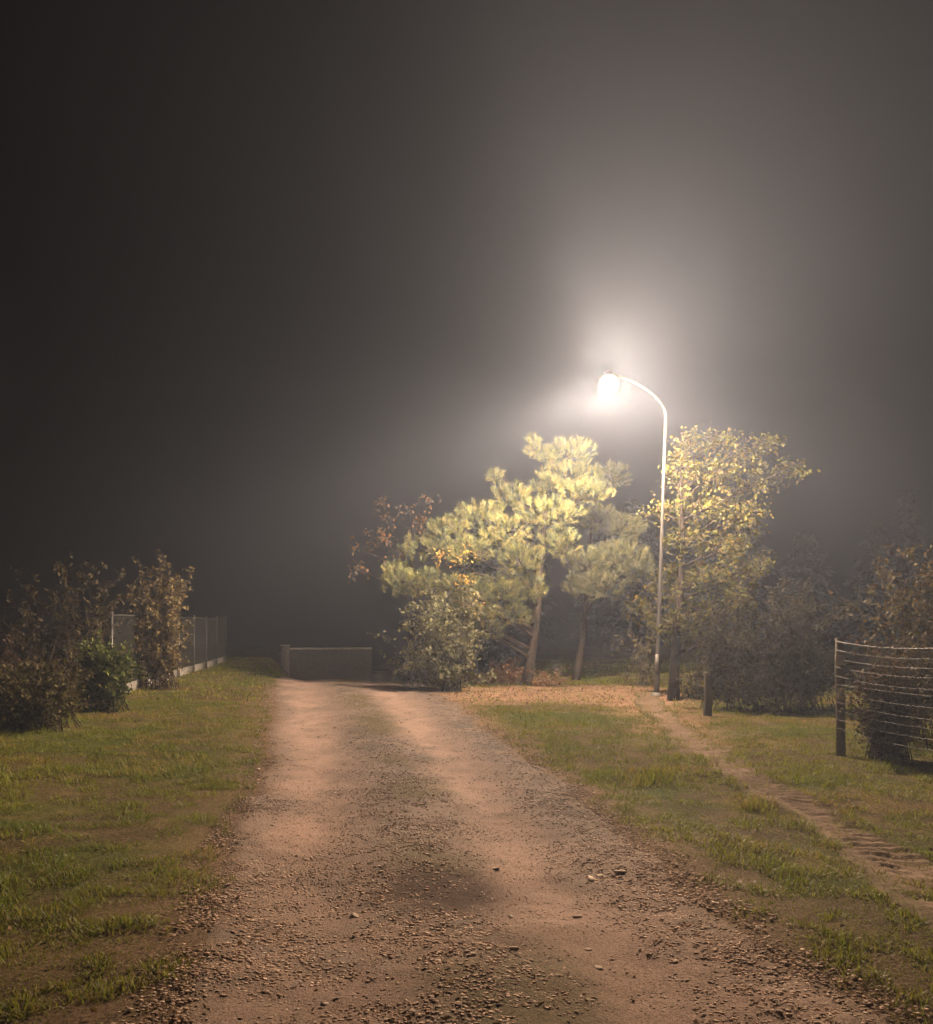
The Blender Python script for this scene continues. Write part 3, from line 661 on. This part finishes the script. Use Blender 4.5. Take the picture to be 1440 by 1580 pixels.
# left side
shrub('tall_shrub', 'tall reddish brown shrub standing before the mesh fence', gpt(240, 1070), 90, 2.95, 0.75, [[0.135, 0.105, 0.035], [0.095, 0.066, 0.032], [0.17, 0.135, 0.06]], leaf=0.075, per=26, droop=0.35)
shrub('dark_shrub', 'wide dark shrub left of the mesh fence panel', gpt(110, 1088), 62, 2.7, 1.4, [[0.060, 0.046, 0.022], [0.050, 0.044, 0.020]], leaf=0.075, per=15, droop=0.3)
shrub('green_bush', 'low green bush at the edge of the left verge', gpt(160, 1106), 70, 1.25, 0.55, [[0.085, 0.115, 0.022], [0.065, 0.090, 0.02], [0.13, 0.15, 0.04]], leaf=0.065, per=26, droop=0.5)
shrub('weed_clump', 'rank brown weeds leaning over the grass at the left edge', gpt(50, 1136), 85, 0.95, 0.8, [[0.085, 0.070, 0.026], [0.070, 0.066, 0.020], [0.12, 0.10, 0.045]], leaf=0.055, per=18, droop=0.5, cat='weeds')
shrub('weed_clump', 'taller dry stalks behind the weeds at the left edge', gpt(20, 1120) + np.array([-0.4, 0, 0]), 60, 1.5, 0.7, [[0.075, 0.045, 0.032], [0.065, 0.048, 0.028]], leaf=0.05, per=14, droop=0.2, cat='weeds')

# ------------------------------------------------------------------ mesh fence on the left
A0 = np.array([-7.05, 18.6]); A1 = np.array([-9.15, 35.6])
Lf = np.linalg.norm(A1 - A0); dirf = (A1 - A0) / Lf; npan = 7; pl = Lf / npan; angf = math.atan2(dirf[1], dirf[0])
fence = thing('mesh_fence', 'grey wire mesh fence on concrete plinths along the left verge', 'fence', (A0[0], A0[1], 0))
mbp = MB(); mbp.box((-0.03, -0.02, -0.3), (0.03, 0.02, 1.68), (0.045, 0.046, 0.045)); mbp.box((-0.033, -0.023, 1.68), (0.033, 0.023, 1.70), (0.16, 0.16, 0.16)); me_post = mbp.mesh('fence_post')
mbw = MB()
for k in range(49):
    xx = 0.04 + k * (pl - 0.08) / 48; mbw.tube([[xx, 0, 0.22], [xx, 0, 1.62]], 0.0035, 3, (0.05, 0.052, 0.05), cap=False)
for zz_ in np.arange(0.25, 1.66, 0.2): mbw.tube([[0.02, 0.007, zz_], [pl - 0.02, 0.007, zz_]], 0.0045, 3, (0.05, 0.052, 0.05), cap=False)
mbw.tube([[0.02, 0, 1.63], [pl - 0.02, 0, 1.63]], 0.012, 5, (0.055,0.056,0.055)); me_wire = mbw.mesh('wire_mesh')
mbc = MB(); mbc.box((0.04, -0.03, -0.15), (pl - 0.04, 0.03, 0.20), (0.24, 0.225, 0.20)); me_pl = mbc.mesh('plinth')
for k in range(npan + 1):
    p0 = A0 + dirf * pl * k; z0 = float(H(p0[0], p0[1]))
    loc = (p0[0] - A0[0], p0[1] - A0[1], z0)
    o = obj('fence_post', me_post, M_metal, fence); o.location = loc; o.rotation_euler = (0, 0, angf)
    if k < npan:
        p1 = A0 + dirf * pl * (k + 1); pit = -math.atan2(float(H(p1[0], p1[1])) - z0, pl)
        for nm, me, mm in (('wire_mesh', me_wire, M_wire), ('plinth', me_pl, M_concrete)):
            o = obj(nm, me, mm, fence); o.location = loc; o.rotation_euler = (0, pit, angf)
            if nm == 'wire_mesh': o['kind'] = 'stuff'

# ------------------------------------------------------------------ wire fence on the right
B0 = np.array([4.52, 11.3]); db = np.array([0.26, -1.75]); db /= np.linalg.norm(db); span = 2.4; nb = 4
wf = thing('wire_fence', 'sagging horizontal wire fence on wooden posts at the right edge', 'fence', (B0[0], B0[1], 0))
mbp = MB(); mbp.tube([[0, 0, -0.3], [0.004, 0, 0.5], [-0.003, 0.004, 1.0], [0, 0, 1.42]], [0.055, 0.053, 0.052, 0.048], 9, (0.15, 0.125, 0.085)); me_wp = mbp.mesh('wooden_post', False)
for k in range(nb + 1):
    q = db * span * k; z0 = float(H(B0[0] + q[0], B0[1] + q[1]))
    o = obj('fence_post', me_wp, M_wood, wf); o.location = (q[0], q[1], z0); o.rotation_euler = (R.normal(0, 0.012), R.normal(0, 0.012), k)
    if k < nb:
        q1 = db * span * (k + 1); z1 = float(H(B0[0] + q1[0], B0[1] + q1[1]))
        for j in range(11):
            zz_ = 0.34 + j * 0.104; s = np.linspace(0, 1, 9); sag = R.uniform(-0.01, 0.06)
            pts = np.stack([q[0] + (q1[0] - q[0]) * s, q[1] + (q1[1] - q[1]) * s, z0 + (z1 - z0) * s + zz_ - sag * 4 * s * (1 - s)], 1)
            pts[:, 0] -= 0.058
            mb = MB(); mb.tube(pts, 0.006 if j == 10 else 0.0030, 5, (0.038, 0.033, 0.028)); obj('wire', mb.mesh('wire'), M_wire, wf)
mb = MB(); mb.box((-0.09, -0.075, 1.10), (0.03, -0.055, 1.22), (0.42, 0.36, 0.30)); o = obj('marker_plate', mb.mesh('marker_plate'), M_wood, wf); o.location = (0, 0, float(H(*B0)))
wp = gpt(1092, 1104)
mb = MB(); mb.tube([[0, 0, -0.3], [0, 0, 0.02], [0.015, 0, 0.35], [0.005, 0, 0.72], [0.01, 0, 0.75]], [0.085, 0.075, 0.066, 0.062, 0.045], 10, (0.105, 0.09, 0.065))
o = obj('wooden_post', mb.mesh('wooden_post'), M_wood, None, label='short dark wooden post right of the maple trunk', category='post'); o.location = tuple(wp)

# ------------------------------------------------------------------ low wall beyond the crest
wl0, wl1 = P(447, 1000, 42.0), P(574, 1003, 42.6)
lw = thing('low_wall', 'low brownish wall with a pale top beyond the end of the road', 'wall', (wl0[0], wl0[1], 0))
dw = wl1 - wl0; Lw = math.hypot(dw[0], dw[1]); aw = math.atan2(dw[1], dw[0]); zt = wl0[2]; zb = float(H(wl0[0] + 3, 42.0)) - 0.4
mb = MB(); mb.box((0, -0.12, zb), (Lw, 0.12, zt - 0.07), (0.10, 0.078, 0.062)); o = obj('wall_face', mb.mesh('wall_face'), M_concrete, lw); o.rotation_euler = (0, 0, aw)
for k in range(5):
    x0, x1 = Lw / 5 * k + 0.006, Lw / 5 * (k + 1) - 0.006
    mb = MB(); mb.box((x0, -0.17, zt - 0.068), (x1, 0.17, zt + 0.01), (0.48, 0.43, 0.37), jit=0.004); o = obj('coping_slab', mb.mesh('coping_slab'), M_concrete, lw); o.rotation_euler = (0, 0, aw)
mb = MB(); mb.box((-0.36, -0.17, zb), (-0.01, 0.17, zt + 0.10), (0.15, 0.13, 0.11)); mb.box((-0.40, -0.21, zt + 0.102), (0.03, 0.21, zt + 0.15), (0.26, 0.24, 0.21)); o = obj('gate_pier', mb.mesh('gate_pier'), M_concrete, lw); o.rotation_euler = (0, 0, aw)

# ------------------------------------------------------------------ dark woodland mass behind
lv = Leaves(); mbt = MB()
R2 = np.random.default_rng(5)
for k in range(30):
    ang = R2.uniform(-0.02, 0.62); d0 = R2.uniform(50, 60)
    x0, y0 = math.sin(ang) * d0, math.cos(ang) * d0
    if -0.30 < x0 / y0 < -0.06 and y0 < 46: y0 += 8
    x0 = float(np.clip(x0, -50, 50)); y0 = min(y0, 58)
    z0 = float(H(x0, y0)); h = R2.uniform(6, 9) if k else 15.5; r = R2.uniform(1.6, 2.8)
    mbt.tube([[x0, y0, z0 - 0.2], [x0, y0, z0 + h * 0.95]], [0.2, 0.03], 5, BARK, cap=False)
    n = 2600
    f = R2.random(n) ** 0.7; zz_ = z0 + 0.6 + (h - 0.6) * f; rr = r * (1 - f) ** 0.8 * R2.random(n) ** 0.5 * (0.75 + 0.25 * np.sin(f * 40)); a = R2.random(n) * 6.283
    q = np.stack([x0 + rr * np.cos(a), y0 + rr * np.sin(a), zz_], 1)
    dd = np.stack([np.cos(a), np.sin(a), np.full(n, -0.35)], 1) + R2.normal(0, 0.3, (n, 3))
    lv.add(*leaf_quads(q, dd, np.array([0, 0, 1.0]) + R2.normal(0, 0.3, (n, 3)), R2.uniform(0.22, 0.5, n), R2.uniform(0.1, 0.24, n), np.broadcast_to(np.array([0.036, 0.040, 0.024]), (n, 3)) * R2.uniform(0.5, 1.0, (n, 1))))
wood = obj('woodland', lv.mesh('woodland'), M_leaf, kind='stuff')
obj('trunks', mbt.mesh('trunks', True), M_bark, wood, kind='stuff')

# ------------------------------------------------------------------ night haze round everything
mb = MB(); mb.box((-63, -13, -3.2), (63, 63, 17.5)); hz = mb.mesh('haze')
m = bpy.data.materials.new('night_haze'); m.use_nodes = True
nt = m.node_tree; nt.nodes.clear()
pv = nt.nodes.new('ShaderNodeVolumePrincipled'); mo = nt.nodes.new('ShaderNodeOutputMaterial')
pv.inputs['Color'].default_value = (*HAZE_COLOR, 1); pv.inputs['Density'].default_value = HAZE_DENSITY
pv.inputs['Anisotropy'].default_value = HAZE_ANISO
nt.links.new(pv.outputs[0], mo.inputs['Volume'])
obj('haze', hz, m, kind='stuff')
